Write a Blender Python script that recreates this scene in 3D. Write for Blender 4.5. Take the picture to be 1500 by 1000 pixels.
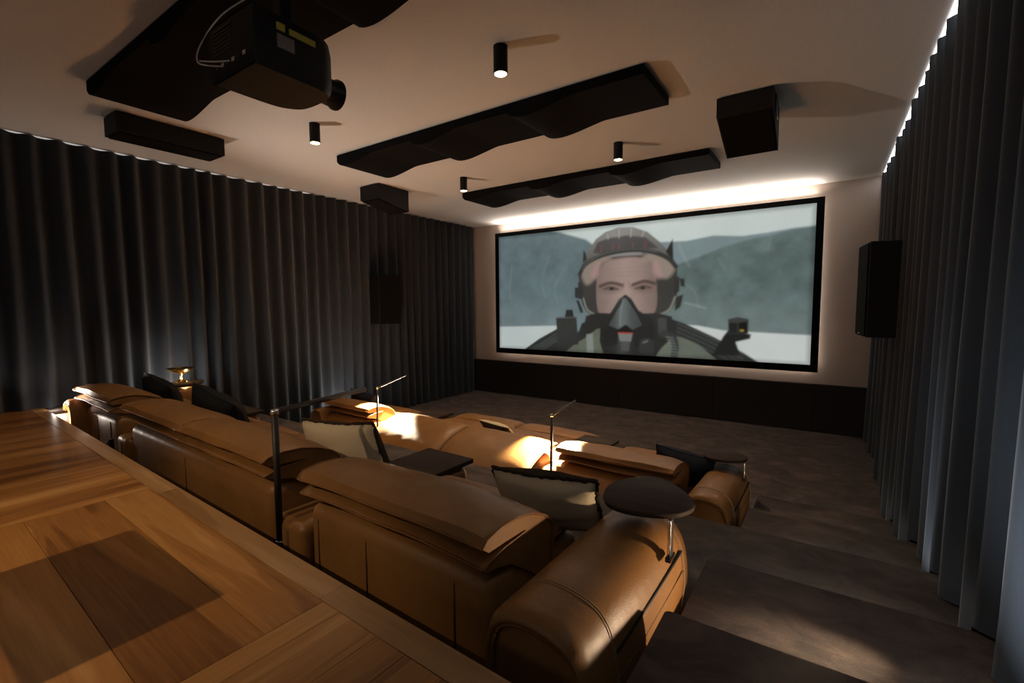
import bpy, bmesh, math, random
import numpy as np
from mathutils import Vector, Matrix, Euler, noise

for o in list(bpy.data.objects):
    bpy.data.objects.remove(o)
C = bpy.context.scene.collection
SC = bpy.context.scene
PI = math.pi
CEIL = 3.36
RNG = random.Random(7)

# ------------------------------------------------------------------ camera
def cam_axes(yaw, pitch, roll):
    f = Vector((-math.sin(yaw)*math.cos(pitch), math.cos(yaw)*math.cos(pitch), -math.sin(pitch)))
    r0 = Vector((math.cos(yaw), math.sin(yaw), 0)); u0 = r0.cross(f)
    r = r0*math.cos(roll) + u0*math.sin(roll)
    return r, r.cross(f), f
cd = bpy.data.cameras.new('camera'); cam = bpy.data.objects.new('camera', cd); C.objects.link(cam)
_r, _u, _f = cam_axes(math.radians(34.24065), math.radians(4.50692), math.radians(-.43864))
cam.matrix_world = Matrix(((_r.x, _u.x, -_f.x, 0), (_r.y, _u.y, -_f.y, 0), (_r.z, _u.z, -_f.z, 1.78), (0, 0, 0, 1)))
cd.sensor_width = 36; cd.lens = 682.26/1500*36; cd.clip_start = .05
SC.camera = cam

# ------------------------------------------------------------------ world, lights, exposure
w = bpy.data.worlds.new('world'); SC.world = w; w.use_nodes = True
w.node_tree.nodes['Background'].inputs[0].default_value = (.02, .02, .022, 1)
w.node_tree.nodes['Background'].inputs[1].default_value = 0.05
SC.view_settings.view_transform = 'Standard'; SC.view_settings.look = 'None'
SC.view_settings.exposure = 0.0; SC.view_settings.gamma = 1; SC.view_settings.use_curve_mapping = False

WARM = (1, .74, .48); SOFT = (1, .86, .74); COOL = (.9, .95, 1)
def spot(name, loc, target, power, size, blend, col=WARM, rad=.03, parent=None):
    l = bpy.data.lights.new(name, 'SPOT'); l.energy = power; l.color = col
    l.spot_size = math.radians(size); l.spot_blend = blend; l.shadow_soft_size = rad
    o = bpy.data.objects.new(name, l); C.objects.link(o); o.location = loc
    o.rotation_euler = (Vector(target)-Vector(loc)).to_track_quat('-Z', 'Y').to_euler()
    if parent: keep(o, parent)
    return o
def area(name, loc, target, power, sx, sy, col=SOFT, spread=180, parent=None, up='Y'):
    l = bpy.data.lights.new(name, 'AREA'); l.energy = power; l.color = col
    l.shape = 'RECTANGLE'; l.size = sx; l.size_y = sy; l.spread = math.radians(spread)
    o = bpy.data.objects.new(name, l); C.objects.link(o); o.location = loc
    o.rotation_euler = (Vector(target)-Vector(loc)).to_track_quat('-Z', up).to_euler()
    if parent: keep(o, parent)
    return o
def point(name, loc, power, col=SOFT, rad=.03, parent=None):
    l = bpy.data.lights.new(name, 'POINT'); l.energy = power; l.color = col; l.shadow_soft_size = rad
    o = bpy.data.objects.new(name, l); C.objects.link(o); o.location = loc
    if parent: keep(o, parent)
    return o
def keep(o, parent):
    o.parent = parent
    o.matrix_parent_inverse = Matrix.Translation(parent.location).inverted()

DOWNLIGHT_W = (8, 38, 115, 105)
LAMP_W = 1500
HALO = 32
COVE = 22
# unseen lights placed behind the camera
spot('rear_downlight', (-2.2, -.9, 2.6), (-2.3, .3, .85), 88, 68, .7, WARM, .012)  # added so the stool-shaped blocker throws its shadow on the timber
spot('rear_downlight', (-3.78, .42, 3.19), (-3.78, .42, 0), 36, 105, .6, WARM, .035)
spot('rear_downlight', (-.9, -.6, 3.19), (-.9, -.2, 0), 3, 100, .6, WARM, .035)
area('rear_room_window', (-2.6, -3.1, 1.9), (-2.6, 0, 2.6), 12, 4.5, 1.6, (1, .93, .86), 180)  # soft fill added for the rear room; no window is modelled
# unseen low lights added on the right of the stair and at the curtain feet
spot('stair_wall_light', (.37, 1.86, .80), (-.43, 1.42, .83), 60, 66, .9, WARM, .02)
for _y, _z, _w in ((1.39, .85, .9), (2.10, .68, .9), (2.85, .51, .85), (3.59, .34, .8), (4.33, .17, .8)):      # unseen strips added under the stair nosings
    area('nosing_light', (.03, _y+.022, _z-.03), (.03, _y+.3, _z-.17), _w, .78, .008, SOFT, 160)
area('curtain_foot_light', (-5.93, 2.05, .54), (-6.06, 2.05, .68), 40, .02, 1.5, SOFT, 170)
area('curtain_foot_light', (-5.90, 4.1, .03), (-6.06, 4.1, .25), 42, .02, 2.4, SOFT, 170)
area('curtain_foot_light', (.36, 3.0, .55), (.5, 3.0, .63), 3.2, .02, 2.2, COOL, 170)
area('curtain_foot_light', (.36, 1.6, .90), (.5, 1.6, .97), 8, .02, 1.0, COOL, 170)
spot('stair_downlight', (-.35, .3, 3.15), (.56, 2.2, .8), 30, 52, 1, SOFT, .04)  # unseen spot added to brighten the right curtain, not a ceiling fitting
# upward light from the far left end of the upper level
spot('floor_uplight_beam', (-5.85, 1.02, 1.0), (-2.1, 5.0, 3.36), 300, 80, 1, SOFT, .05)

# ------------------------------------------------------------------ materials
MATS = {}
def nt(name):
    m = bpy.data.materials.new(name); m.use_nodes = True; MATS[name] = m
    n = m.node_tree; return m, n, n.nodes['Principled BSDF']
def N(n, t, **kw):
    x = n.nodes.new(t)
    for k, v in kw.items():
        if k in x.inputs.keys(): x.inputs[k].default_value = v
        else: setattr(x, k, v)
    return x
def ramp(n, fac, stops):
    r = n.nodes.new('ShaderNodeValToRGB'); e = r.color_ramp.elements
    while len(e) < len(stops): e.new(.5)
    for i, (p, c) in enumerate(stops): e[i].position = p; e[i].color = (*c, 1)
    n.links.new(fac, r.inputs[0]); return r
def plain(name, col, rough=.6, metal=0, bump=0, bscale=60, spec=.5, sheen=0):
    m, n, b = nt(name)
    b.inputs['Base Color'].default_value = (*col, 1); b.inputs['Roughness'].default_value = rough
    b.inputs['Metallic'].default_value = metal; b.inputs['Specular IOR Level'].default_value = spec
    b.inputs['Sheen Weight'].default_value = sheen
    tc = N(n, 'ShaderNodeTexCoord'); nz = N(n, 'ShaderNodeTexNoise', Scale=bscale, Detail=4)
    n.links.new(tc.outputs['Object'], nz.inputs['Vector'])
    r = ramp(n, nz.outputs[0], [(.3, tuple(c*.88 for c in col)), (.7, tuple(min(1, c*1.1) for c in col))])
    n.links.new(r.outputs[0], b.inputs['Base Color'])
    if bump:
        bp = N(n, 'ShaderNodeBump', Strength=bump, Distance=.004); n.links.new(nz.outputs[0], bp.inputs['Height'])
        n.links.new(bp.outputs[0], b.inputs['Normal'])
    return m
def emit(name, col, s):
    m, n, b = nt(name)
    b.inputs['Base Color'].default_value = (.8, .8, .8, 1)
    b.inputs['Emission Color'].default_value = (*col, 1); b.inputs['Emission Strength'].default_value = s
    return m
def leather(name, col):
    m, n, b = nt(name)
    tc = N(n, 'ShaderNodeTexCoord')
    n1 = N(n, 'ShaderNodeTexNoise', Scale=3.0, Detail=5, Roughness=.6)
    n2 = N(n, 'ShaderNodeTexVoronoi', Scale=260.0)
    n3 = N(n, 'ShaderNodeTexNoise', Scale=14, Detail=6, Roughness=.65)
    for q in (n1, n2, n3): n.links.new(tc.outputs['Object'], q.inputs['Vector'])
    r = ramp(n, n1.outputs[0], [(.25, tuple(c*.78 for c in col)), (.55, col), (.8, tuple(c*1.18 for c in col))])
    n.links.new(r.outputs[0], b.inputs['Base Color'])
    r2 = ramp(n, n3.outputs[0], [(.3, (.36,)*3), (.7, (.52,)*3)])
    n.links.new(r2.outputs[0], b.inputs['Roughness'])
    b1 = N(n, 'ShaderNodeBump', Strength=.12, Distance=.002); n.links.new(n2.outputs['Distance'], b1.inputs['Height'])
    b2 = N(n, 'ShaderNodeBump', Strength=.22, Distance=.012); n.links.new(n3.outputs[0], b2.inputs['Height'])
    n.links.new(b1.outputs[0], b2.inputs['Normal']); n.links.new(b2.outputs[0], b.inputs['Normal'])
    b.inputs['Specular IOR Level'].default_value = .32
    return m
def carpet(name, col):
    m, n, b = nt(name)
    tc = N(n, 'ShaderNodeTexCoord'); mp = N(n, 'ShaderNodeMapping'); mp.inputs['Scale'].default_value = (1, 1.35, 1)
    n.links.new(tc.outputs['Object'], mp.inputs[0])
    n1 = N(n, 'ShaderNodeTexNoise', Scale=4.2, Detail=8, Roughness=.66, Distortion=.8)
    n2 = N(n, 'ShaderNodeTexNoise', Scale=520, Detail=3)
    n.links.new(mp.outputs[0], n1.inputs['Vector']); n.links.new(tc.outputs['Object'], n2.inputs['Vector'])
    mx = N(n, 'ShaderNodeMix', data_type='FLOAT'); mx.inputs[0].default_value = .35
    n.links.new(n1.outputs[0], mx.inputs[2]); n.links.new(n2.outputs[0], mx.inputs[3])
    r = ramp(n, mx.outputs[0], [(.365, tuple(c*.36 for c in col)), (.5, col), (.635, tuple(c*2.2 for c in col))])
    n.links.new(r.outputs[0], b.inputs['Base Color'])
    bp = N(n, 'ShaderNodeBump', Strength=.6, Distance=.006); n.links.new(n2.outputs[0], bp.inputs['Height'])
    n.links.new(bp.outputs[0], b.inputs['Normal'])
    b.inputs['Roughness'].default_value = .95; b.inputs['Specular IOR Level'].default_value = .1
    b.inputs['Sheen Weight'].default_value = .1
    return m
def timber(name, a, bcol, c, rough=.33, spec=.3):
    m, n, b = nt(name)
    tc = N(n, 'ShaderNodeTexCoord'); oi = N(n, 'ShaderNodeObjectInfo')
    mul = N(n, 'ShaderNodeMath', operation='MULTIPLY'); mul.inputs[1].default_value = 37.0
    n.links.new(oi.outputs['Random'], mul.inputs[0])
    cb = N(n, 'ShaderNodeCombineXYZ')
    for i in range(3): n.links.new(mul.outputs[0], cb.inputs[i])
    add = N(n, 'ShaderNodeVectorMath', operation='ADD')
    mp = N(n, 'ShaderNodeMapping'); mp.inputs['Scale'].default_value = (.6, 7.0, 1)
    n.links.new(tc.outputs['Object'], mp.inputs[0]); n.links.new(mp.outputs[0], add.inputs[0]); n.links.new(cb.outputs[0], add.inputs[1])
    n1 = N(n, 'ShaderNodeTexNoise', Scale=1.1, Detail=3, Roughness=.5, Distortion=.6)
    n.links.new(add.outputs[0], n1.inputs['Vector'])
    wv = N(n, 'ShaderNodeMath', operation='SINE'); k = N(n, 'ShaderNodeMath', operation='MULTIPLY'); k.inputs[1].default_value = 42
    n.links.new(n1.outputs[0], k.inputs[0]); n.links.new(k.outputs[0], wv.inputs[0])
    mp2 = N(n, 'ShaderNodeMapping'); mp2.inputs['Scale'].default_value = (3, 120, 1)
    n.links.new(tc.outputs['Object'], mp2.inputs[0])
    n2 = N(n, 'ShaderNodeTexNoise', Scale=1.0, Detail=4); n.links.new(mp2.outputs[0], n2.inputs['Vector'])
    s1 = N(n, 'ShaderNodeMath', operation='MULTIPLY_ADD'); s1.inputs[1].default_value = .042; n.links.new(wv.outputs[0], s1.inputs[0]); n.links.new(n1.outputs[0], s1.inputs[2])
    s2 = N(n, 'ShaderNodeMath', operation='MULTIPLY_ADD'); s2.inputs[1].default_value = .28; n.links.new(n2.outputs[0], s2.inputs[0]); n.links.new(s1.outputs[0], s2.inputs[2])
    s3 = N(n, 'ShaderNodeMath', operation='MULTIPLY_ADD'); s3.inputs[1].default_value = .2; n.links.new(oi.outputs['Random'], s3.inputs[0]); n.links.new(s2.outputs[0], s3.inputs[2])
    r = ramp(n, s3.outputs[0], [(.48, a), (.75, bcol), (1.0, c)])
    n.links.new(r.outputs[0], b.inputs['Base Color'])
    b.inputs['Roughness'].default_value = rough; b.inputs['Specular IOR Level'].default_value = spec
    bp = N(n, 'ShaderNodeBump', Strength=.08, Distance=.003); n.links.new(n2.outputs[0], bp.inputs['Height']); n.links.new(bp.outputs[0], b.inputs['Normal'])
    return m
LEATHER = leather('cognac_leather', (.215, .099, .029))
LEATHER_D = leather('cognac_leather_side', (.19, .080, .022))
SEAM = plain('seam_thread', (.10, .045, .02), .7)
STITCH = plain('pale_stitch', (.38, .24, .13), .7)
CARPET = carpet('brown_carpet', (.052, .036, .029))
OAK = timber('honey_timber', (.14, .052, .012), (.31, .134, .033), (.46, .235, .078))
OAKB = timber('border_timber', (.18, .085, .03), (.31, .165, .065), (.42, .25, .115))
TABLEWOOD = timber('smoked_wood', (.020, .013, .010), (.036, .024, .018), (.055, .038, .028), .7, .12)
CEILM = plain('ceiling_plaster', (.61, .60, .585), .9, 0, .05, 180, .2)
WALLM = plain('wall_plaster', (.43, .37, .325), .85, 0, .08, 90, .2)
BLACK = plain('black_felt', (.0025, .0025, .003), .95, 0, .2, 200, .1)
BLACKP = plain('black_paint', (.005, .005, .0055), .6, 0, 0, 60, .2)
DARKP = plain('dark_panel', (.014, .012, .012), .7, 0, .1, 120, .25)
BLACKM = plain('black_metal', (.018, .014, .012), .38, .6)
BRONZE = plain('bronze_metal', (.020, .013, .010), .5, .3)
CHROME = plain('brushed_steel', (.75, .72, .68), .22, 1)
BRASS = plain('brass', (.80, .52, .16), .18, 1)
CURT = plain('grey_velvet', (.025, .030, .037), .9, 0, .25, 320, .08, .12)
LINEN = plain('beige_linen', (.52, .43, .295), .92, 0, .4, 420, .1)
BOUCLE = plain('dark_boucle', (.035, .024, .016), .98, 0, 1.0, 160, .1)
NAVY = plain('dark_navy_fabric', (.012, .013, .020), .9, 0, .3, 260, .15)
RIB = plain('black_rib_fabric', (.010, .010, .011), .9, 0, .3, 260, .15)
YELLOW = plain('yellow_label', (.42, .36, .04), .6)
PAPER = plain('grey_label', (.18, .15, .135), .7)
GLASSB = plain('dark_lens', (.01, .01, .012), .08, 0, 0, 60, .8)
WHITEP = plain('white_cable', (.6, .58, .52), .5)
DLEMIT = emit('downlight_glow', (1, .72, .34), 14)
LEDW = emit('led_white', (1, .93, .86), 16)
LEDC = emit('led_curtain', (.95, .97, 1), 7)
LEDL = emit('led_curtain_dim', (1, .95, .9), .4)
LEDS = emit('led_step', (1, .97, .86), 1.6)
HALOM = emit('led_halo', (1, .82, .68), 22)

# ------------------------------------------------------------------ mesh helpers
def link(name, me, mat, parent=None, smooth=False):
    o = bpy.data.objects.new(name, me); C.objects.link(o)
    if mat and not me.materials: me.materials.append(mat)
    if smooth:
        for p in me.polygons: p.use_smooth = True
    if parent: keep(o, parent)
    return o
def mesh(name, vs, fs, mat, parent=None, smooth=False, fix=True):
    me = bpy.data.meshes.new(name); me.from_pydata([tuple(v) for v in vs], [], fs)
    if fix:
        bm = bmesh.new(); bm.from_mesh(me); bmesh.ops.recalc_face_normals(bm, faces=bm.faces); bm.to_mesh(me); bm.free()
    return link(name, me, mat, parent, smooth)
def empty(name, loc, label, cat, group=None):
    o = bpy.data.objects.new(name, None); C.objects.link(o); o.location = loc; o.empty_display_size = .1
    return tag(o, label, cat, group)
def tag(o, label=None, cat=None, group=None, kind=None):
    if label: o['label'] = label
    if cat: o['category'] = cat
    if group: o['group'] = group
    if kind: o['kind'] = kind
    return o
def autosmooth(me, ang=.6):
    for p in me.polygons: p.use_smooth = True
    bm = bmesh.new(); bm.from_mesh(me)
    for e in bm.edges:
        if len(e.link_faces) == 2 and e.calc_face_angle(0) > ang: e.smooth = False
    bm.to_mesh(me); bm.free()
def rbox(name, x0, x1, y0, y1, z0, z1, mat, parent=None, r=.01, seg=2):
    bm = bmesh.new(); bmesh.ops.create_cube(bm, size=1)
    bmesh.ops.scale(bm, vec=(x1-x0, y1-y0, z1-z0), verts=bm.verts)
    r = min(r, .49*min(x1-x0, y1-y0, z1-z0))
    if r > 0: bmesh.ops.bevel(bm, geom=list(bm.edges), offset=r, segments=seg, profile=.5, affect='EDGES')
    bmesh.ops.translate(bm, vec=((x0+x1)/2, (y0+y1)/2, (z0+z1)/2), verts=bm.verts)
    me = bpy.data.meshes.new(name); bm.to_mesh(me); bm.free()
    if seg > 1: autosmooth(me)
    return link(name, me, mat, parent)
def tube(name, pts, r, mat, parent=None, sides=8, closed=False):
    pts = [Vector(p) for p in pts]; n = len(pts); vs = []; fs = []
    for i, p in enumerate(pts):
        a = pts[(i-1) % n] if (closed or i > 0) else p
        b = pts[(i+1) % n] if (closed or i < n-1) else p
        t = (b-a).normalized(); ref = Vector((0, 0, 1)) if abs(t.z) < .9 else Vector((1, 0, 0))
        s = t.cross(ref).normalized(); q = s.cross(t)
        for k in range(sides):
            an = 2*PI*k/sides; vs.append(p + (s*math.cos(an)+q*math.sin(an))*r)
    m = n if closed else n-1
    for i in range(m):
        for k in range(sides):
            j = (i+1) % n
            fs.append((i*sides+k, i*sides+(k+1) % sides, j*sides+(k+1) % sides, j*sides+k))
    if not closed:
        fs.append(tuple(range(sides))); fs.append(tuple((n-1)*sides+k for k in range(sides)))
    return mesh(name, vs, fs, mat, parent, sides > 5)
def lathe(name, prof, loc, mat, parent=None, sides=32):
    vs = []; fs = []
    for r, z in prof:
        for k in range(sides):
            a = 2*PI*k/sides; vs.append((loc[0]+r*math.cos(a), loc[1]+r*math.sin(a), loc[2]+z))
    for i in range(len(prof)-1):
        for k in range(sides):
            fs.append((i*sides+k, i*sides+(k+1) % sides, (i+1)*sides+(k+1) % sides, (i+1)*sides+k))
    if prof[0][0] > 1e-4: fs.append(tuple(range(sides)))
    if prof[-1][0] > 1e-4: fs.append(tuple((len(prof)-1)*sides+k for k in range(sides)))
    o = mesh(name, vs, fs, mat, parent); autosmooth(o.data, .7); return o
def loft(name, loops, mat, parent=None, ang=.7):
    n = len(loops[0]); vs = [p for L in loops for p in L]; fs = []
    for i in range(len(loops)-1):
        for k in range(n):
            fs.append((i*n+k, i*n+(k+1) % n, (i+1)*n+(k+1) % n, (i+1)*n+k))
    fs.append(tuple(range(n))); fs.append(tuple((len(loops)-1)*n+k for k in range(n)))
    o = mesh(name, vs, fs, mat, parent); autosmooth(o.data, ang); return o
def bez(pts, sub=8, closed=True):
    # Catmull-Rom through the given 2D/3D points
    P = [Vector(p) for p in pts]; n = len(P); out = []
    for i in range(n if closed else n-1):
        p0 = P[(i-1) % n] if closed or i > 0 else P[i]
        p1 = P[i]; p2 = P[(i+1) % n]; p3 = P[(i+2) % n] if closed or i < n-2 else p2
        for k in range(sub):
            t = k/sub
            out.append(.5*((2*p1)+(p2-p0)*t+(2*p0-5*p1+4*p2-p3)*t*t+(3*p1-p0-3*p2+p3)*t**3))
    if not closed: out.append(P[-1])
    return out

def pad(name, c, wdh, top, bot, mat, parent, seed=0, rx=0, rz=0, bend=0, nx=40, ny=20, pipe=.0055, flare=.03, wr=1.0):
    """a leather pad with a pinched edge: crown 'top' above the seam, 'bot' below"""
    wd, dp = wdh; R = Euler((rx, 0, rz)).to_matrix(); cv = Vector(c); vs = []; fs = []; edge = []
    def P(u, v, s):
        t = max(0, (1-abs(u)**7)*(1-abs(v)**3.2))**.5
        fl = 1+flare*(abs(u)**10*abs(v)**10)
        ins = 1-.018*(1-abs(v)**4)*abs(u)**20
        x = wd/2*u*fl*ins; y = dp/2*v*fl*(1-.03*(1-abs(u)**6)*abs(v)**20)
        h = top if s > 0 else -bot
        q = Vector((x*3.1+seed*7.3, y*3.1, seed*3.7+s*9))
        wn = noise.noise(q)*.011*t + noise.noise(q*3)*.004*t
        ec = math.exp(-((1-abs(v))/.16)**2)
        wn += wr*.0035*ec*math.sin(x*46+seed+3*noise.noise(q))*t
        z = h*t + s*wn - bend*((v-.55)**2)
        z += .006*noise.noise(Vector((x*4+seed, y*4, 5.5)))*(1-t)
        return R @ Vector((x, y, z)) + cv
    idx = {}
    for s in (1, -1):
        for j in range(ny+1):
            for i in range(nx+1):
                u = math.sin(PI/2*(2*i/nx-1)*.94)/math.sin(PI/2*.94); v = math.sin(PI/2*(2*j/ny-1)*.92)/math.sin(PI/2*.92)
                on = i in (0, nx) or j in (0, ny)
                if on and s < 0: idx[(s, i, j)] = idx[(1, i, j)]; continue
                idx[(s, i, j)] = len(vs); vs.append(P(u, v, s))
    for s in (1, -1):
        for j in range(ny):
            for i in range(nx):
                q = (idx[(s, i, j)], idx[(s, i+1, j)], idx[(s, i+1, j+1)], idx[(s, i, j+1)])
                fs.append(q if s > 0 else q[::-1])
    o = mesh(name, vs, fs, mat, parent, True, False)
    ring = [(i, 0) for i in range(nx)]+[(nx, j) for j in range(ny)]+[(i, ny) for i in range(nx, 0, -1)]+[(0, j) for j in range(ny, 0, -1)]
    if pipe:
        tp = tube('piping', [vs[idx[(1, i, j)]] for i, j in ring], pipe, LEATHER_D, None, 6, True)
        keep2(tp, o)
    return o
def keep2(ch, o):
    ch.parent = o
    p = o.parent
    ch.matrix_parent_inverse = (Matrix.Translation(p.location) @ o.matrix_parent_inverse).inverted() if p else Matrix()

def curtain_mesh(y0, y1, period, amp, side, xc, hem, parent, seed, name='drape', ztop=CEIL-.03):
    """a run of gathered velvet: waves along y, flaring a little towards the hem"""
    n = max(8, int((y1-y0)/period*14)); rows = 16; vs = []; fs = []
    cols = []
    for i in range(n+1):
        y = y0+(y1-y0)*i/n
        cols.append((y, 2*PI*y/period + 2.2*noise.noise(Vector((y*1.6, side*5.1, .3))), 1+.45*noise.noise(Vector((y*2.9, side*3.3, 7.7)))))
    for j in range(rows+1):
        f = j/rows
        for (y, p, am) in cols:
            zb = hem(y); z = ztop+(zb-ztop)*f
            lo = f**1.5
            s = math.sin(p+1.3*lo*noise.noise(Vector((y*1.7, side*4.0, f*1.2))))
            wob = .03*noise.noise(Vector((y*1.3, f*1.5, side*3.3)))*lo
            a = amp*am*(1+.35*lo)
            s = math.copysign(abs(s)**.9, s)
            x = xc + side*(a*s + wob + .018*lo)
            yy = y + .018*lo*noise.noise(Vector((y*2.3, 8.1, side)))
            vs.append((x, yy, z))
    W = n+1
    for j in range(rows):
        for i in range(n):
            fs.append((j*W+i, j*W+i+1, (j+1)*W+i+1, (j+1)*W+i))
    return mesh(name, vs, fs, CURT, parent, True, False)

# ------------------------------------------------------------------ room shell
def struct(o, label=None):
    o['kind'] = 'structure'
    if label: o['label'] = label
    return o
XL, XR, YS, YB = -6.3, .80, 7.60, -3.2
ceiling = struct(rbox('ceiling', XL-.1, XR+.1, YB-.1, YS+.1, CEIL, CEIL+.1, CEILM, r=0), 'warm white plaster ceiling')
struct(rbox('wall_front', XL-.1, XR+.1, YS, YS+.1, -.1, CEIL, WALLM, r=0), 'beige plaster screen wall')
struct(rbox('wall_left', XL-.1, XL, YB, YS, -.1, CEIL, DARKP, r=0), 'dark wall behind the left curtain')
struct(rbox('wall_right', XR, XR+.1, YB, YS, -.1, CEIL, DARKP, r=0), 'dark wall behind the right curtain')
struct(rbox('wall_back', XL-.1, XR+.1, YB-.1, YB, -.1, CEIL, DARKP, r=0), 'dark wall behind the camera')
floor = struct(rbox('floor', XL, XR, 2.84, YS, -.1, 0, CARPET, r=0), 'dark brown carpet at the screen level')
def carpet_box(name, *a): return rbox(name, *a, CARPET, floor, r=.018, seg=2)
carpet_box('seating_platform', XL, XR, .88, 2.85, -.1, .51)
carpet_box('step', -.44, XR, 2.80, 4.33, -.05, .17)
carpet_box('step', -.425, XR, 2.80, 3.59, .10, .34)
carpet_box('step', -.40, XR, 1.30, 2.10, .45, .68)
carpet_box('landing', -.385, XR, YB, 1.39, .45, .85)
carpet_box('landing', XL, -5.70, .99, 1.45, .45, .835)

# black dado panels on the screen wall
dado = struct(rbox('trim_1', XL, XR, YS-.02, YS, 0, .662, DARKP, r=0), 'black panelled dado under the screen')
seams = [XL, -5.25, -3.75, -2.93, -1.42, -.13, XR]
for a, b in zip(seams, seams[1:]):
    rbox('panel', a+.003, b-.003, YS-.05, YS-.018, .005, .658, DARKP, dado, r=.003, seg=1)

# ------------------------------------------------------------------ timber floor of the upper level
ANG = -.0362
tf = struct(bpy.data.objects.new('floor', None), 'honey coloured timber floor with a border board'); C.objects.link(tf)
tf.location = (-.1, .872, .85); tf.rotation_euler = (0, 0, ANG)
def plank(name, x0, x1, y0, y1, mat, along='x', z1=0., z0=-.022):
    L, Wd = (x1-x0, y1-y0) if along == 'x' else (y1-y0, x1-x0)
    g = .0006
    bm = bmesh.new(); bmesh.ops.create_cube(bm, size=1)
    bmesh.ops.scale(bm, vec=(L-2*g, Wd-2*g, z1-z0), verts=bm.verts)
    bmesh.ops.bevel(bm, geom=[e for e in bm.edges], offset=.0012, segments=1, affect='EDGES')
    me = bpy.data.meshes.new(name); bm.to_mesh(me); bm.free(); me.materials.append(mat)
    o = bpy.data.objects.new(name, me); C.objects.link(o); o.parent = tf
    o.location = ((x0+x1)/2+.1, (y0+y1)/2, (z0+z1)/2)
    if along == 'y': o.rotation_euler = (0, 0, PI/2)
    return o
XE = -.46
for a, b in ((-6.25, -4.55), (-4.55, -2.75), (-2.75, -1.31), (-1.31, XE)):
    plank('border_board', a, b, -.092, 0, OAKB, 'x', .0, -.03)
p1 = [-2.86, -3.03, -3.16, -3.38, -3.52, -3.80, -4.12, -4.40, -4.62, -4.95, -5.30, -5.65, -5.95, -6.22]
for a, b in zip(p1[1:], p1): plank('plank', a, b, -2.3, -.093, OAK, 'y')
p2 = [-.093, -.275, -.55, -.86, -1.12, -1.42, -1.72, -2.0, -2.3]
for a, b in zip(p2[1:], p2): plank('plank', -2.86, -1.285, a, b, OAK, 'x')
p3 = [-1.285, -1.20, -1.02, -.90, -.76, -.62, XE]
for a, b in zip(p3, p3[1:]): plank('plank', a, b, -2.3, -.093, OAK, 'y')
rs = rbox('riser', XL, XE, YB, .79, .40, .826, DARKP, None, r=0)
rs.parent = tf; rs.matrix_parent_inverse = (Matrix.Translation(tf.location) @ Euler((0, 0, ANG)).to_matrix().to_4x4()).inverted()

# ------------------------------------------------------------------ screen
scr = empty('projection_screen', (-2.8, YS, 2.0), 'large black framed projection screen on the far wall showing a masked pilot', 'screen')
SX0, SX1, SZ0, SZ1 = -5.41, -.19, .93, 3.10
for nm, a in (('frame_rail', (-5.485, -.10, 7.49, 7.53, SZ1, 3.172)), ('frame_rail', (-5.485, -.10, 7.49, 7.53, .832, SZ0))):
    rbox(nm, *a, BLACK, scr, r=.004, seg=1)
for nm, a in (('frame_stile', (-5.485, SX0, 7.49, 7.53, SZ0, SZ1)), ('frame_stile', (SX1, -.10, 7.49, 7.53, SZ0, SZ1))):
    rbox(nm, *a, BLACK, scr, r=.004, seg=1)
rbox('backing_board', -5.42, -.17, 7.53, 7.55, .90, 3.12, BLACK, scr, r=0)
rbox('mounting_block', -5.0, -.6, 7.55, 7.60, 1.2, 2.8, BLACK, scr, r=0)

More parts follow.
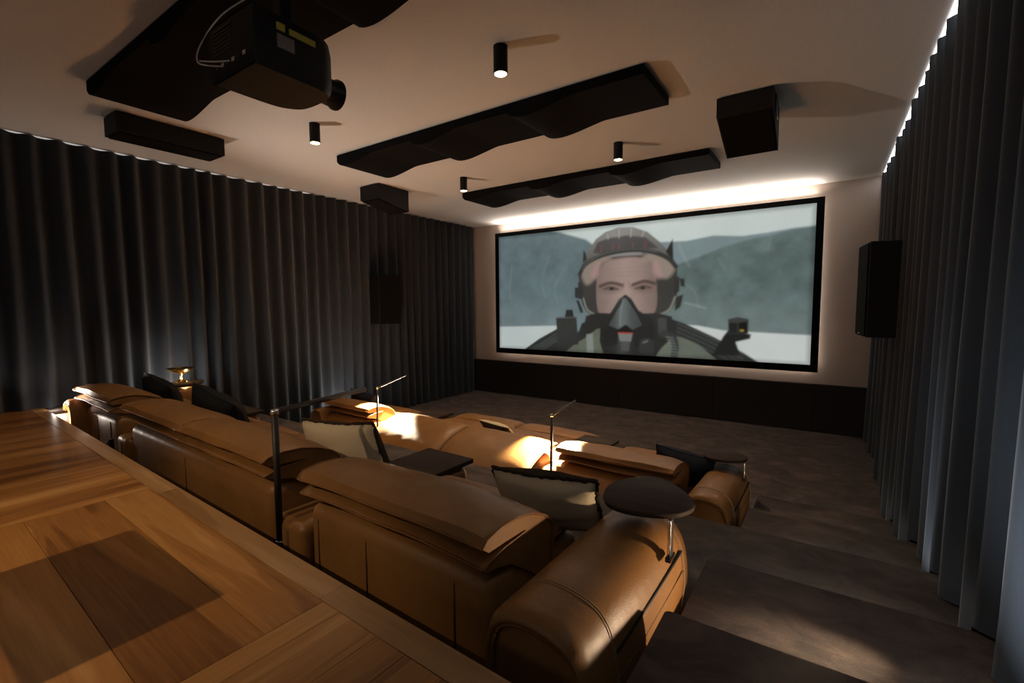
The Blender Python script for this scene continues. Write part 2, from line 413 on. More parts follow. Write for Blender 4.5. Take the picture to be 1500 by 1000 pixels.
def paint(W, H):
    """the film frame: a helmeted, masked pilot against misty hills, as flat colour per picture point"""
    uu, vv = np.meshgrid((np.arange(W)+.5)/W, (np.arange(H)+.5)/H)   # v = 0 at the bottom
    asp = W/H
    def S(r, g, b): return (np.array([r, g, b])/255.)**2.2
    rng = np.random.default_rng(3)
    def fbm(sx, sy, octs=5, seed=0):
        r = np.random.default_rng(seed); out = np.zeros((H, W)); a = 1; tot = 0
        for o in range(octs):
            gx, gy = max(2, int(sx*2**o)), max(2, int(sy*2**o)); G = r.random((gy+2, gx+2))
            X = uu*gx; Y = vv*gy; xi = X.astype(int); yi = Y.astype(int); fx = X-xi; fy = Y-yi
            fx = fx*fx*(3-2*fx); fy = fy*fy*(3-2*fy)
            out += a*((G[yi, xi]*(1-fx)+G[yi, xi+1]*fx)*(1-fy)+(G[yi+1, xi]*(1-fx)+G[yi+1, xi+1]*fx)*fy)
            tot += a; a *= .55
        return out/tot
    def inside(poly):
        P = np.array(poly, float); n = len(P); ins = np.zeros((H, W), bool); d2 = np.full((H, W), 9.)
        x = uu*asp; y = vv; X = P[:, 0]*asp; Y = P[:, 1]
        for i in range(n):
            ax, ay, bx, by = X[i], Y[i], X[(i+1) % n], Y[(i+1) % n]
            c = ((ay > y) != (by > y)) & (x < (bx-ax)*(y-ay)/(by-ay+1e-12)+ax); ins ^= c
            L = (bx-ax)**2+(by-ay)**2+1e-12; t = np.clip(((x-ax)*(bx-ax)+(y-ay)*(by-ay))/L, 0, 1)
            d2 = np.minimum(d2, (x-ax-t*(bx-ax))**2+(y-ay-t*(by-ay))**2)
        d = np.sqrt(d2); return np.where(ins, -d, d)
    img = np.zeros((H, W, 3))
    def put(col, m): img[:] = img*(1-m[..., None]) + col*m[..., None]
    def poly(pts, col, soft=.006, smooth=True, al=1, shade=None):
        if smooth: pts = [tuple(p) for p in bez([(p[0], p[1]) for p in pts], 5)]
        d = inside(pts); m = np.clip(.5-d/soft, 0, 1)*al
        c = np.broadcast_to(col, (H, W, 3)) if shade is None else col*shade[..., None]
        put(c, m); return d
    def line(pts, r, col, soft=.006, al=1):
        P = [tuple(p) for p in bez([(p[0], p[1]) for p in pts], 6, False)]; d2 = np.full((H, W), 9.)
        for (a, b), (c_, e) in zip(P, P[1:]):
            ax, ay, bx, by = a*asp, b, c_*asp, e; L = (bx-ax)**2+(by-ay)**2+1e-12
            t = np.clip(((uu*asp-ax)*(bx-ax)+(vv-ay)*(by-ay))/L, 0, 1)
            d2 = np.minimum(d2, (uu*asp-ax-t*(bx-ax))**2+(vv-ay-t*(by-ay))**2)
        put(np.broadcast_to(col, (H, W, 3)), np.clip(.5-(np.sqrt(d2)-r)/soft, 0, 1)*al)
    f1 = fbm(5, 3, 5, 1); f2 = fbm(26, 12, 5, 2); f3 = fbm(9, 5, 4, 4)
    sky = S(186, 196, 192)*(0.86+.28*f1)[..., None]; img[:] = sky
    poly([(-.05, 1.05), (.20, 1.02), (.257, .99), (.359, .909), (.463, .72), (.47, .1), (-.05, .1)], S(92, 110, 114), .02, False, 1, .52+.5*f2+.35*f3)
    poly([(.55, .80), (.603, .842), (.682, .835), (.756, .857), (.832, .838), (.892, .848), (.95, .862), (1.05, .86), (1.05, .1), (.55, .1)], S(114, 131, 133), .012, False, 1, .75+.3*f3+.15*f2)
    poly([(.55, .56), (.648, .668), (.718, .718), (.783, .774), (.857, .817), (.904, .83), (.954, .857), (1.05, .875), (1.05, .1), (.55, .1)], S(88, 104, 102), .02, False, 1, .45+.75*f2+.25*f3)
    put(S(150, 162, 162), np.clip((.52-vv)/.5, 0, 1)*.35*(.5+f1))
    # pale streaks in the canopy glass
    for pts, r, al in (([(.66, .82), (.672, .74), (.69, .66)], .010, .25), ([(.06, .75), (.05, .55), (.055, .4)], .004, .25), ([(.22, .8), (.19, .62), (.2, .45)], .006, .18),
                       ([(.29, .72), (.24, .55), (.25, .4)], .004, .2), ([(.62, .6), (.7, .5), (.72, .36)], .004, .2), ([(.9, .82), (.895, .74)], .004, .25), ([(.68, .4), (.74, .36)], .006, .45), ([(.77, .7), (.79, .62)], .01, .15)):
        line(pts, r, S(176, 184, 182), .016, al*.6)
    # pale fuselage
    poly([(-.05, .19), (.125, .205), (.27, .217), (.30, -.1), (-.05, -.1)], S(176, 186, 184), .01, False, 1, .9+.2*f1)
    poly([(.66, .245), (.72, .237), (.789, .207), (.9, .197), (1.05, .185), (1.05, -.1), (.66, -.1)], S(190, 196, 193), .01, False, 1, .85+.3*f1)
    # harness, hoses and seat behind the shoulders
    dk = S(44, 47, 46); dk2 = S(30, 32, 32)
    poly([(.30, -.05), (.32, .10), (.345, .24), (.42, .30), (.60, .32), (.66, .24), (.70, .10), (.72, -.05)], S(40, 43, 42), .012, False, 1, .6+.8*f2)
    poly([(.10, -.02), (.177, .10), (.25, .19), (.33, .17), (.36, .02), (.30, -.05)], dk, .008, False, 1, .6+.9*f2)
    for k in range(4): line([(.12+.02*k, -.02), (.19+.015*k, .07), (.255+.01*k, .16-.02*k)], .006, S(78, 82, 80), .006, .5)
    poly([(.62, .30), (.687, .245), (.764, .16), (.842, .06), (.90, -.03), (.78, -.05), (.66, .02)], dk, .008, False, 1, .55+.9*f2)
    for k in range(4): line([(.66, .25-.03*k), (.74, .17-.03*k), (.84, .05-.03*k)], .006, S(80, 84, 82), .006, .45)
    poly([(.28, -.05), (.305, .04), (.361, .125), (.42, .20), (.46, -.05)], S(92, 98, 86), .01, True, 1, .75+.5*f2)
    poly([(.60, -.05), (.645, .14), (.70, .125), (.744, .06), (.775, -.05)], S(96, 102, 92), .01, True, 1, .75+.5*f2)
    poly([(.361, .15), (.385, .16), (.39, -.05), (.365, -.05)], S(128, 134, 130), .008, False, .8)
    poly([(.245, .285), (.324, .292), (.333, .065), (.252, .045)], S(48, 51, 50), .01, False, 1, .8+.4*f3)
    poly([(.285, .35), (.31, .35), (.315, .28), (.28, .28)], S(40, 42, 42), .008, False)
    line([(.248, .28), (.322, .288)], .004, S(92, 96, 94), .006, .7)
    poly([(.76, .03), (.79, .17), (.802, .212), (.86, .185), (.858, .155), (.822, .13), (.835, .04)], S(34, 36, 36), .01, False)
    poly([(.80, .285), (.826, .300), (.853, .286), (.853, .188), (.803, .186)], S(58, 61, 60), .006, False)
    poly([(.803, .262), (.825, .26), (.825, .19), (.805, .19)], S(34, 36, 36), .006, False)
    poly([(.828, .262), (.850, .268), (.850, .195), (.828, .19)], S(24, 26, 26), .006, False)
    poly([(.832, .215), (.842, .215), (.842, .203), (.832, .203)], S(150, 130, 60), .006, False)
    # head: liner, face, visor opening, helmet shell
    poly([(.335, .66), (.342, .50), (.348, .385), (.388, .30), (.50, .26), (.60, .30), (.638, .345), (.656, .43), (.657, .58), (.65, .68), (.6, .75), (.4, .75)], S(58, 58, 56), .008, True, 1, .75+.45*f3)
    fs = np.clip(1.12-1.5*np.abs(uu-.497)/.1*.35, .5, 1.2)*(.86+.25*f2)
    poly([(.398, .62), (.412, .70), (.463, .745), (.535, .745), (.578, .70), (.592, .61), (.597, .37), (.561, .30), (.431, .30), (.40, .37)], S(150, 130, 122), .01, True, 1, fs)
    poly([(.40, .66), (.44, .73), (.55, .74), (.588, .66), (.585, .80), (.40, .80)], S(84, 70, 70), .03, True, .7)
    poly([(.345, .66), (.36, .55), (.395, .60), (.41, .70), (.45, .745), (.40, .78)], S(160, 146, 132), .03, True, .6)
    poly([(.65, .67), (.63, .58), (.595, .60), (.58, .69), (.55, .74), (.60, .775)], S(166, 150, 136), .03, True, .6)
    poly([(.375, .63), (.395, .60), (.41, .70), (.40, .72)], S(170, 128, 132), .03, True, .5)
    poly([(.612, .60), (.593, .58), (.582, .68), (.60, .70)], S(172, 130, 132), .03, True, .5)
    # brows, eyes in shade, cheeks
    poly([(.405, .545), (.447, .575), (.488, .54), (.484, .50), (.445, .47), (.41, .49)], S(108, 90, 84), .03, True, .5)
    poly([(.518, .54), (.56, .575), (.594, .545), (.588, .49), (.555, .47), (.522, .50)], S(108, 90, 84), .03, True, .5)
    line([(.41, .535), (.447, .558), (.486, .538)], .011, S(62, 50, 46), .012, .8)
    line([(.52, .538), (.558, .562), (.59, .543)], .011, S(62, 50, 46), .012, .8)
    poly([(.424, .508), (.447, .525), (.472, .505), (.447, .497)], S(98, 84, 78), .008, True, .9)
    poly([(.53, .508), (.555, .526), (.578, .51), (.555, .498)], S(98, 84, 78), .008, True, .9)
    for cx in (.450, .553): poly([(cx-.008, .512), (cx, .524), (cx+.008, .512), (cx, .50)], S(44, 42, 42), .006, True)
    line([(.422, .511), (.447, .528), (.474, .506)], .004, S(50, 40, 38), .006, .8); line([(.528, .508), (.555, .529), (.58, .511)], .004, S(50, 40, 38), .006, .8)
    line([(.492, .56), (.49, .52)], .004, S(110, 92, 84), .012, .6); line([(.508, .56), (.51, .52)], .004, S(110, 92, 84), .012, .6)
    for y in (.61, .64, .67): line([(.43, y-.01), (.5, y), (.565, y-.008)], .003, S(128, 108, 102), .012, .4)
    poly([(.335, .635), (.346, .726), (.368, .825), (.394, .905), (.428, .955), (.47, .978), (.518, .972), (.565, .925), (.603, .845), (.629, .776), (.652, .66), (.633, .714), (.596, .765), (.543, .797), (.479, .80), (.412, .773), (.359, .717)], S(112, 112, 108), .007, False, 1, np.clip(.45+.75*(vv-.72)/.24+.25*np.exp(-((uu-.47)/.05)**2), .35, 1.35)*(.9+.2*f3))
    poly([(.385, .80), (.40, .88), (.44, .905), (.5, .912), (.56, .885), (.60, .80), (.543, .805), (.479, .808), (.42, .785)], S(52, 52, 56), .012, False, .8)
    for x0, x1 in ((.432, .437), (.472, .474), (.512, .512), (.552, .548)):
        line([(x0+.002, .96 if .44 < x0 < .53 else .93), (x1, .90)], .0065, S(168, 160, 154), .008, .55)
    for x0 in (.415, .455, .475, .52, .56): line([(x0, .85), (x0-.004, .80)], .0055, S(126, 66, 60), .008, .6)
    line([(.336, .64), (.359, .715), (.412, .771), (.479, .797), (.543, .795), (.596, .762), (.633, .714), (.652, .66)], .016, S(46, 50, 49), .008)
    line([(.345, .67), (.365, .725), (.414, .78), (.479, .805), (.543, .803), (.594, .772)], .004, S(96, 100, 98), .006, .6)
    poly([(.347, .73), (.35, .83), (.358, .80), (.362, .75)], S(40, 42, 42), .006, False); poly([(.622, .77), (.642, .86), (.645, .70)], S(34, 36, 36), .006, False)
    # side clips
    for P in ([(.318, .53), (.332, .53), (.332, .44), (.318, .45)], [(.33, .575), (.345, .57), (.345, .43), (.332, .44)], [(.648, .60), (.664, .58), (.664, .48), (.648, .46)], [(.664, .575), (.678, .57), (.68, .51), (.668, .52)], [(.655, .44), (.676, .46), (.668, .37), (.652, .34)], [(.322, .43), (.335, .42), (.35, .33), (.34, .32)]):
        poly(P, S(46, 48, 47), .006, False)
    line([(.35, .44), (.365, .35), (.40, .305), (.44, .29)], .007, S(150, 150, 138), .008, .55); line([(.652, .44), (.635, .35), (.6, .31), (.56, .30)], .007, S(150, 150, 138), .008, .55)
    # straps and oxygen mask
    poly([(.36, .30), (.40, .325), (.455, .32), (.46, .24), (.41, .20), (.35, .19)], S(40, 42, 42), .01, False)
    poly([(.535, .32), (.60, .325), (.645, .30), (.64, .19), (.58, .18)], S(44, 46, 46), .01, False)
    poly([(.60, .29), (.628, .29), (.63, .17), (.605, .16)], S(66, 69, 68), .01, False, .9)
    ms = np.clip(.8+.7*np.exp(-((uu-.487)/.02)**2)-.3*np.abs(uu-.5)/.08, .4, 1.4)
    poly([(.497, .468), (.517, .432), (.54, .345), (.58, .285), (.594, .20), (.583, .09), (.575, -.05), (.43, -.05), (.41, .10), (.412, .22), (.45, .335), (.476, .432)], S(50, 54, 54), .008, False, 1, ms)
    poly([(.497, .45), (.528, .345), (.554, .235), (.52, .195), (.475, .195), (.44, .228), (.468, .35)], S(80, 86, 86), .008, False, 1, ms)
    line([(.497, .452), (.53, .345), (.556, .232)], .004, S(30, 32, 32), .006); line([(.497, .452), (.467, .345), (.438, .228)], .004, S(30, 32, 32), .006)
    line([(.49, .43), (.482, .33), (.48, .23)], .006, S(124, 130, 128), .01, .6)
    poly([(.42, .19), (.44, .225), (.475, .195), (.47, .08), (.43, .06)], S(34, 37, 37), .01, False); poly([(.525, .195), (.553, .232), (.59, .20), (.575, .08), (.53, .06)], S(36, 39, 39), .01, False)
    poly([(.47, .19), (.499, .235), (.525, .19), (.52, .16), (.475, .16)], S(28, 30, 30), .008, False)
    poly([(.474, .165), (.522, .165), (.517, .105), (.48, .105)], S(112, 114, 112), .006, False); line([(.475, .170), (.521, .170)], .005, S(176, 70, 62), .006, .8)
    poly([(.482, .105), (.515, .105), (.51, .03), (.487, .03)], S(76, 78, 77), .008, False)
    poly([(.545, .10), (.56, .135), (.582, .13), (.592, .08), (.585, -.05), (.55, -.05)], S(50, 53, 53), .01, True)
    line([(.557, .10), (.57, .115)], .006, S(130, 134, 132), .01, .5)
    line([(.618, .17), (.645, .15), (.655, .08), (.65, -.03)], .026, S(54, 57, 56), .008)
    for k in range(9):
        y = .15-.021*k; x = .640+.014*math.sin(k/8*2.4); line([(x-.012, y), (x+.008, y-.006)], .004, S(120, 124, 120), .006, .6)
    # fine film grain, gentle light fall-off towards the canvas edges
    img *= (1+.05*(rng.random((H, W))-.5))[..., None]
    ed = np.minimum(np.minimum(uu, 1-uu)*asp, np.minimum(vv, 1-vv)); img *= (.55+.45*np.clip(ed/.03, 0, 1))[..., None]
    for _ in range(2):
        p = np.pad(img, ((1, 1), (1, 1), (0, 0)), mode='edge')
        img = (p[:-2, 1:-1]+p[2:, 1:-1]+p[1:-1, :-2]+p[1:-1, 2:]+2*p[1:-1, 1:-1])/6
    return np.clip(img, 0, 1)
PW, PH = 520, 216
img = paint(PW, PH)
xs = np.linspace(SX0, SX1, PW+1); zs = np.linspace(SZ0, SZ1, PH+1)
gx, gz = np.meshgrid(xs, zs)
co = np.stack([gx, np.full_like(gx, 7.515), gz], -1).reshape(-1, 3)
ii = (np.arange(PH)[:, None]*(PW+1)+np.arange(PW)[None, :]).reshape(-1)
quads = np.stack([ii, ii+1, ii+PW+2, ii+PW+1], 1)
me = bpy.data.meshes.new('picture'); me.vertices.add(len(co)); me.vertices.foreach_set('co', co.ravel())
me.loops.add(quads.size); me.loops.foreach_set('vertex_index', quads.ravel().astype(np.int32))
me.polygons.add(len(quads)); me.polygons.foreach_set('loop_start', np.arange(0, quads.size, 4, dtype=np.int32))
me.update(calc_edges=True)
pimg = np.pad(img, ((0, 1), (0, 1), (0, 0)), mode='edge'); a = me.color_attributes.new('picture', 'FLOAT_COLOR', 'POINT')
a.data.foreach_set('color', np.concatenate([pimg, np.ones(pimg.shape[:2]+(1,))], -1).astype(np.float32).ravel())
m, n, b = nt('projected_picture')
va = N(n, 'ShaderNodeVertexColor', layer_name='picture')
b.inputs['Base Color'].default_value = (.04, .04, .04, 1); b.inputs['Roughness'].default_value = .9; b.inputs['Specular IOR Level'].default_value = 0
n.links.new(va.outputs[0], b.inputs['Emission Color']); b.inputs['Emission Strength'].default_value = .95
link('picture', me, m, scr)['label'] = 'film picture of a helmeted masked pilot before misty hills'
# light strips behind the frame
strip = empty('led_strip', (-2.8, 7.56, 3.13), 'warm white light strip glowing around the back of the projection screen', 'light strip')
rbox('strip_segment', -5.42, -.16, 7.552, 7.56, 3.125, 3.135, HALOM, strip, r=0)
rbox('strip_segment', -5.42, -.16, 7.552, 7.56, .885, .895, HALOM, strip, r=0)
rbox('strip_segment', -.17, -.16, 7.552, 7.56, .90, 3.12, HALOM, strip, r=0)
rbox('strip_segment', -5.43, -5.42, 7.552, 7.56, .90, 3.12, HALOM, strip, r=0)
area('halo_top', (-2.8, 7.53, 3.19), (-2.8, 7.49, 3.5), HALO, 5.2, .02, SOFT, 150, strip)
area('halo_cove', (-2.8, 7.50, 3.185), (-2.8, 6.5, 3.70), COVE, 5.2, .012, SOFT, 110, strip)

# ------------------------------------------------------------------ curtains
def hemL(y): return .845 if y < 1.4 else (.525 if y < 2.85 else .015)
def hemR(y):
    for yy, z in ((1.39, .865), (2.10, .695), (2.85, .525), (3.59, .355), (4.33, .185)):
        if y < yy: return z
    return .015
cl = empty('curtain', (-6.07, 2.5, 0), 'long dark grey velvet curtain drawn along the whole left wall', 'curtain')
cl['label'] = 'dark grey velvet curtain drawn along the left wall behind the sofas'
ys = [YB, -1.0, 1.4, 2.85, 4.5, 6.1, 7.56]
for k, (a, b_) in enumerate(zip(ys, ys[1:])):
    curtain_mesh(a, b_, .185, .042, 1, -6.075, hemL, cl, 11+k, ztop=CEIL-.013)
cr = empty('curtain', (.54, 2.5, 0), 'dark grey velvet curtain along the right wall beside the carpeted stair', 'curtain')
ys = [YB, 1.39, 2.10, 2.85, 3.59, 4.33, 6.0, 7.56]
for k, (a, b_) in enumerate(zip(ys, ys[1:])):
    curtain_mesh(a, b_, .25, .058, -1, .535, hemR, cr, 31+k)
lt = empty('led_strip', (.52, 2.5, CEIL), 'white light strip along the ceiling over the right curtain', 'light strip')
rbox('strip_segment', .49, .60, YB, 7.5, CEIL-.006, CEIL-.001, LEDC, lt, r=0)
lt2 = empty('led_strip', (-6.05, 2.5, CEIL), 'dim light strip along the ceiling over the left curtain', 'light strip')
rbox('strip_segment', -6.125, -6.095, -1.5, 4.0, CEIL-.006, CEIL-.001, LEDL, lt2, r=0)
tag(rbox('step_light', .50, .53, 2.88, 2.97, .515, .60, LEDS, None, r=.004, seg=1), 'small glowing step light peeping out under the right curtain hem', 'light')

# ------------------------------------------------------------------ ceiling fittings
for i, (x, y, lab) in enumerate(((-1.73, 2.44, 'black cylinder downlight nearest the camera, right of the projector'), (-3.76, 2.50, 'black cylinder downlight just in front of the projector lens'),
                   (-1.78, 4.50, 'black cylinder downlight between the two wavy panels, on the right'), (-3.82, 4.57, 'small black cylinder downlight at the left end of the farthest wavy panel'))):
    t = empty('downlight', (x, y, CEIL), lab, 'light', 'cylinder downlights on the ceiling')
    lathe('housing', [(.044, 0), (.044, -.160), (.041, -.163), (.0385, -.163), (.038, -.140), (.0, -.140)], (x, y, CEIL), BLACKP, t, 28)
    lathe('lamp_lens', [(.0, -.1645), (.0375, -.1645), (.0375, -.150), (.0, -.150)], (x, y, CEIL), DLEMIT, t, 24)
    spot('downlight_beam', (x, y, CEIL-.175), (x, y, 0), DOWNLIGHT_W[i], 112, .75, WARM, .03, t)

def wavy(y0, y1, label):
    t = empty('acoustic_panel', (-2.7, (y0+y1)/2, CEIL), label, 'panel', 'wavy acoustic panels')
    for xa, xb in ((-4.34, -3.25), (-3.25, -2.16), (-2.16, -1.07)):
        prof = []
        for k in range(31):
            u = k/30; d = .072
            if u < .52:
                q = u/.52; d += .062*math.sin(PI*q**.62)**1.0*(1-.25*q)
            prof.append((xa+.001+(xb-xa-.002)*u, CEIL-d))
        loops = [[(xa+.001, y, CEIL-.008)]+[(x, y, z) for x, z in prof]+[(xb-.001, y, CEIL-.008)] for y in (y0, y1)]
        loft('panel', loops, BLACK, t, .5)
    return t
wavy(1.13, 1.70, 'large black wavy acoustic panel above the projector')
wavy(3.13, 3.72, 'middle black wavy acoustic ceiling panel, between two pairs of downlights')
wavy(5.16, 5.76, 'black wavy acoustic ceiling panel closest to the projection screen')

def wedge(x0, x1, y0, y1, zn, zf, label, right=False):
    t = empty('ceiling_speaker', ((x0+x1)/2, (y0+y1)/2, CEIL), label, 'speaker')
    L = [[(x, y0, CEIL-.012), (x, y1, CEIL-.012), (x, y1, zf), (x, y0, zn)] for x in (x0, x1)]
    loft('cabinet', L, BLACKP, t)
    s = (zf-zn)/(y1-y0); g = .012
    loft('grille', [[(x, y0+.02, zn+.02*s-.001), (x, y1-.02, zf-.02*s-.001), (x, y1-.02, zf-.02*s-g), (x, y0+.02, zn+.02*s-g)] for x in (x0+.015, x1-.015)], BLACK, t)
    rbox('bracket', (x0+x1)/2-.10, (x0+x1)/2+.10, (y0+y1)/2-.10, (y0+y1)/2+.10, CEIL-.014, CEIL, BLACKP, t, r=0)
    if right:
        rbox('side_bracket', x1, x1+.012, y0+.10, y0+.26, CEIL-.17, CEIL-.03, BLACKM, t, r=.003, seg=1)
        for k in range(2): rbox('terminal', x1, x1+.015, y0+.17+.04*k, y0+.19+.04*k, CEIL-.19, CEIL-.175, CHROME, t, r=.002, seg=1)
    return t
wedge(-5.05, -4.77, 1.41, 2.22, 3.20, 3.20, 'long black ceiling speaker beside the left curtain, nearest the camera')
wedge(-5.21, -4.86, 4.10, 4.63, 3.17, 3.07, 'black wedge ceiling speaker by the left curtain, near the middle panel')
wedge(-.78, -.395, 3.98, 4.46, 3.21, 3.02, 'black wedge ceiling speaker on the right, near the right curtain', True)

def wallspeaker(cx, cy, dx, rot, label, logo=False):
    t = empty('wall_speaker', (cx, cy, 1.88), label, 'speaker')
    o = rbox('cabinet', cx-.13, cx+.13, cy-.20, cy+.20, 1.49, 2.27, BLACKP, None, r=.006, seg=1)
    g = rbox('grille', cx+(.13 if dx > 0 else -.142), cx+(.142 if dx > 0 else -.13), cy-.19, cy+.19, 1.50, 2.26, BLACK, None, r=.004, seg=1)
    L = [o, g]
    if logo: L.append(rbox('badge', cx-.147, cx-.14, cy-.02, cy+.02, 1.512, 1.522, CHROME, None, r=.001, seg=1))
    M = Matrix.Translation((cx, cy, 0)) @ Matrix.Rotation(rot, 4, 'Z') @ Matrix.Translation((-cx, -cy, 0))
    for x in L: x.data.transform(M); keep(x, t)
wallspeaker(-5.86, 5.03, 1, -.12, 'tall black speaker box in front of the left curtain')
wallspeaker(.36, 5.0, -1, .12, 'tall black speaker box standing out from the right curtain', True)

# projector
pj = empty('projector', (-2.1, 1.28, CEIL), 'large black ceiling mounted projector with yellow labels on its side', 'projector')
PX0, PX1, PY0, PY1, PZ0, PZ1 = -2.30, -1.94, 1.03, 1.43, 2.76, 2.99
pr = bez([(PX0+.01, PY0), (PX1-.01, PY0), (PX1, PY0+.02), (PX1, PY1-.12), (PX1-.02, PY1-.04), (PX1-.08, PY1), (PX0+.10, PY1), (PX0+.03, PY1-.05), (PX0, PY1-.14), (PX0, PY0+.02)], 4)
def ploop(s, z): 
    cx, cy = (PX0+PX1)/2, (PY0+PY1)/2
    return [(cx+(p.x-cx)*s, cy+(p.y-cy)*s, z) for p in [Vector((q[0], q[1], 0)) for q in pr]]
pr = [(p[0], p[1]) for p in [tuple(q) for q in pr]]
loft('body', [ploop(.93, PZ0), ploop(.985, PZ0+.02), ploop(1, PZ0+.06), ploop(1, PZ1-.05), ploop(.96, PZ1)], BLACKP, pj, .5)
LX, LY, LZ = -2.09, PY1-.035, 2.835
def ylathe(name, prof, mat, parent):
    vs = []; fs = []; s = 32
    for r, y in prof:
        for k in range(s):
            a = 2*PI*k/s; vs.append((LX+r*math.cos(a), LY+y, LZ+r*math.sin(a)))
    for i in range(len(prof)-1):
        for k in range(s): fs.append((i*s+k, i*s+(k+1) % s, (i+1)*s+(k+1) % s, (i+1)*s+k))
    o = mesh(name, vs, fs, mat, parent); autosmooth(o.data, .6); return o
ln = ylathe('lens_barrel', [(.055, -.03), (.055, .03), (.062, .04), (.062, .10), (.072, .115), (.072, .13), (.064, .13), (.06, .11)], BLACKM, pj)
gl = ylathe('lens_glass', [(.061, .108), (.05, .118), (.03, .124), (.0005, .126)], GLASSB, None); keep2(gl, ln)
rbox('mount_pole', -2.15, -2.09, 1.24, 1.30, 2.98, CEIL-.14, BLACKM, pj, r=.004, seg=1)
rbox('mount_plate', -2.26, -1.98, 1.14, 1.40, 2.975, 2.995, BLACKM, pj, r=.004, seg=1)
rbox('warning_label', PX1-.001, PX1+.008, 1.185, 1.305, 2.925, 2.95, YELLOW, pj, r=0)['label'] = 'long yellow warning label'
rbox('small_label', PX1-.001, PX1+.008, 1.13, 1.165, 2.925, 2.955, YELLOW, pj, r=0)['label'] = 'small yellow label'
rbox('rating_label', PX1-.001, PX1+.008, 1.13, 1.205, 2.855, 2.91, PAPER, pj, r=0)['label'] = 'pale rating label'
for k in range(7): rbox('vent_slat', PX0+.05, PX0+.20, PY0-.004, PY0+.001, 2.86+.016*k, 2.866+.016*k, BLACKM, pj, r=0)
for k in range(6): rbox('socket', PX0+.06+.045*k, PX0+.085+.045*k, PY0-.005, PY0+.001, 2.80, 2.818, CHROME if k % 2 else BLACKM, pj, r=.001, seg=1)
tube('cable', bez([(-2.20, PY0-.002, 2.81), (-2.22, PY0-.05, 2.80), (-2.28, PY0-.06, 2.83), (-2.31, PY0-.03, 2.92), (-2.26, PY0+.04, 3.06), (-2.18, 1.2, 3.2)], 8, False), .003, WHITEP, pj, 6)['label'] = 'white cable'
tube('cable', bez([(-2.12, PY0-.002, 2.81), (-2.17, PY0-.04, 2.805), (-2.27, PY0-.055, 2.83)], 8, False), .003, WHITEP, pj, 6)['label'] = 'white cable'
rbox('badge', -2.20, -2.14, 1.125, 1.128, PZ0-.001, PZ0+.002, CHROME, pj, r=0)

# ------------------------------------------------------------------ sofas
def backrest(t, x0, x1, o, seams):
    dx, dy, dz = o
    b = rbox('backrest', x0+dx, x1+dx, 1.14+dy, 1.50+dy, .055+dz, .408+dz, LEATHER, t, r=.055, seg=5)
    for s in seams:
        p = [(s+dx, 1.1385+dy, .10+dz), (s+dx, 1.1385+dy, .345+dz), (s+dx, 1.150+dy, .379+dz), (s+dx, 1.178+dy, .402+dz), (s+dx, 1.23+dy, .409+dz)]
        q = tube('seam', p, .003, SEAM, None, 6); keep2(q, b)
    for e, s in ((x0, -1), (x1, 1)):
        p = bez([(e+dx+.004*s, 1.155+dy, .08+dz), (e+dx+.004*s, 1.155+dy, .34+dz), (e+dx+.004*s, 1.21+dy, .405+dz), (e+dx+.004*s, 1.30+dy, .41+dz)], 5, False)
    rbox('plinth', x0+.05+dx, x1-.05+dx, 1.22+dy, 1.47+dy, dz+.001, .07+dz, BLACKP, t, r=0)
    return b
FOLD = [(1.10, .533, 0), (1.115, .566, 1), (1.19, .588, 1), (1.28, .592, 1), (1.37, .573, 1), (1.45, .535, 1), (1.495, .490, 1), (1.512, .440, 2), (1.508, .375, 2), (1.49, .31, 2),
        (1.40, .30, 3), (1.32, .36, 3), (1.24, .418, 3), (1.16, .440, 3), (1.125, .452, 0), (1.108, .466, 0), (1.135, .484, 4), (1.20, .496, 4), (1.30, .500, 4), (1.32, .503, 4), (1.30, .507, 4), (1.20, .510, 4), (1.125, .512, 4)]
def headpads(t, xs, o, seed, far=0):
    """back cushion folded over itself: two lips towards the back, one rounded fold towards the seat"""
    dx, dy, dz = o
    for k, (a, b_) in enumerate(zip(xs, xs[1:])):
        nx = 44; wd = b_-a-.004; cx = (a+b_)/2; loops = []
        sd = seed+k*3
        for i in range(nx+1):
            u = math.sin(PI/2*(2*i/nx-1)*.96)/math.sin(PI/2*.96); f = (1-.14*abs(u)**12)*(1-.10*u*u); L = []
            for (y, z, kind) in FOLD:
                x = cx+wd/2*u
                wv = noise.noise(Vector((x*2.6, y*3, sd*2.1)))*.010+noise.noise(Vector((x*7, y*5, sd)))*.004
                if kind == 1:
                    zl = .535-.11*(y-1.10)/.40; z2 = zl+(z-zl)*f+wv*f; y2 = y-.02*(1-f)*max(0, (y-1.3)/.2)
                elif kind == 2: z2 = z; y2 = y-.03*(1-f)+wv*.7
                elif kind == 3: z2 = z+.02*(1-f); y2 = y
                elif kind == 4: z2 = z+wv*.5; y2 = y
                else:
                    z2 = z+.012*noise.noise(Vector((x*3.1, z*6, sd*4.0)))+(.004 if abs(u) > .97 else 0)
                    y2 = y+.010*noise.noise(Vector((x*2.3, z*9, sd)))-.012*abs(u)**14
                L.append((x+dx, y2+dy, z2+dz))
            loops.append(L)
        p = loft('folded_back_pad', loops, LEATHER, t, .55)
        for end, sgn in ((loops[0], -1), (loops[-1], 1)):
            q = tube('piping', [(v[0]+.002*sgn, v[1], v[2]) for v in end[:10]], .0045, LEATHER_D, None, 6); keep2(q, p)
            q = tube('piping', [(v[0]+.002*sgn, v[1], v[2]) for v in end[15:20]], .0035, LEATHER_D, None, 6); keep2(q, p)
        for j in (0, 15):
            q = tube('piping', [L[j] for L in loops], .0045, LEATHER_D, None, 6); keep2(q, p)
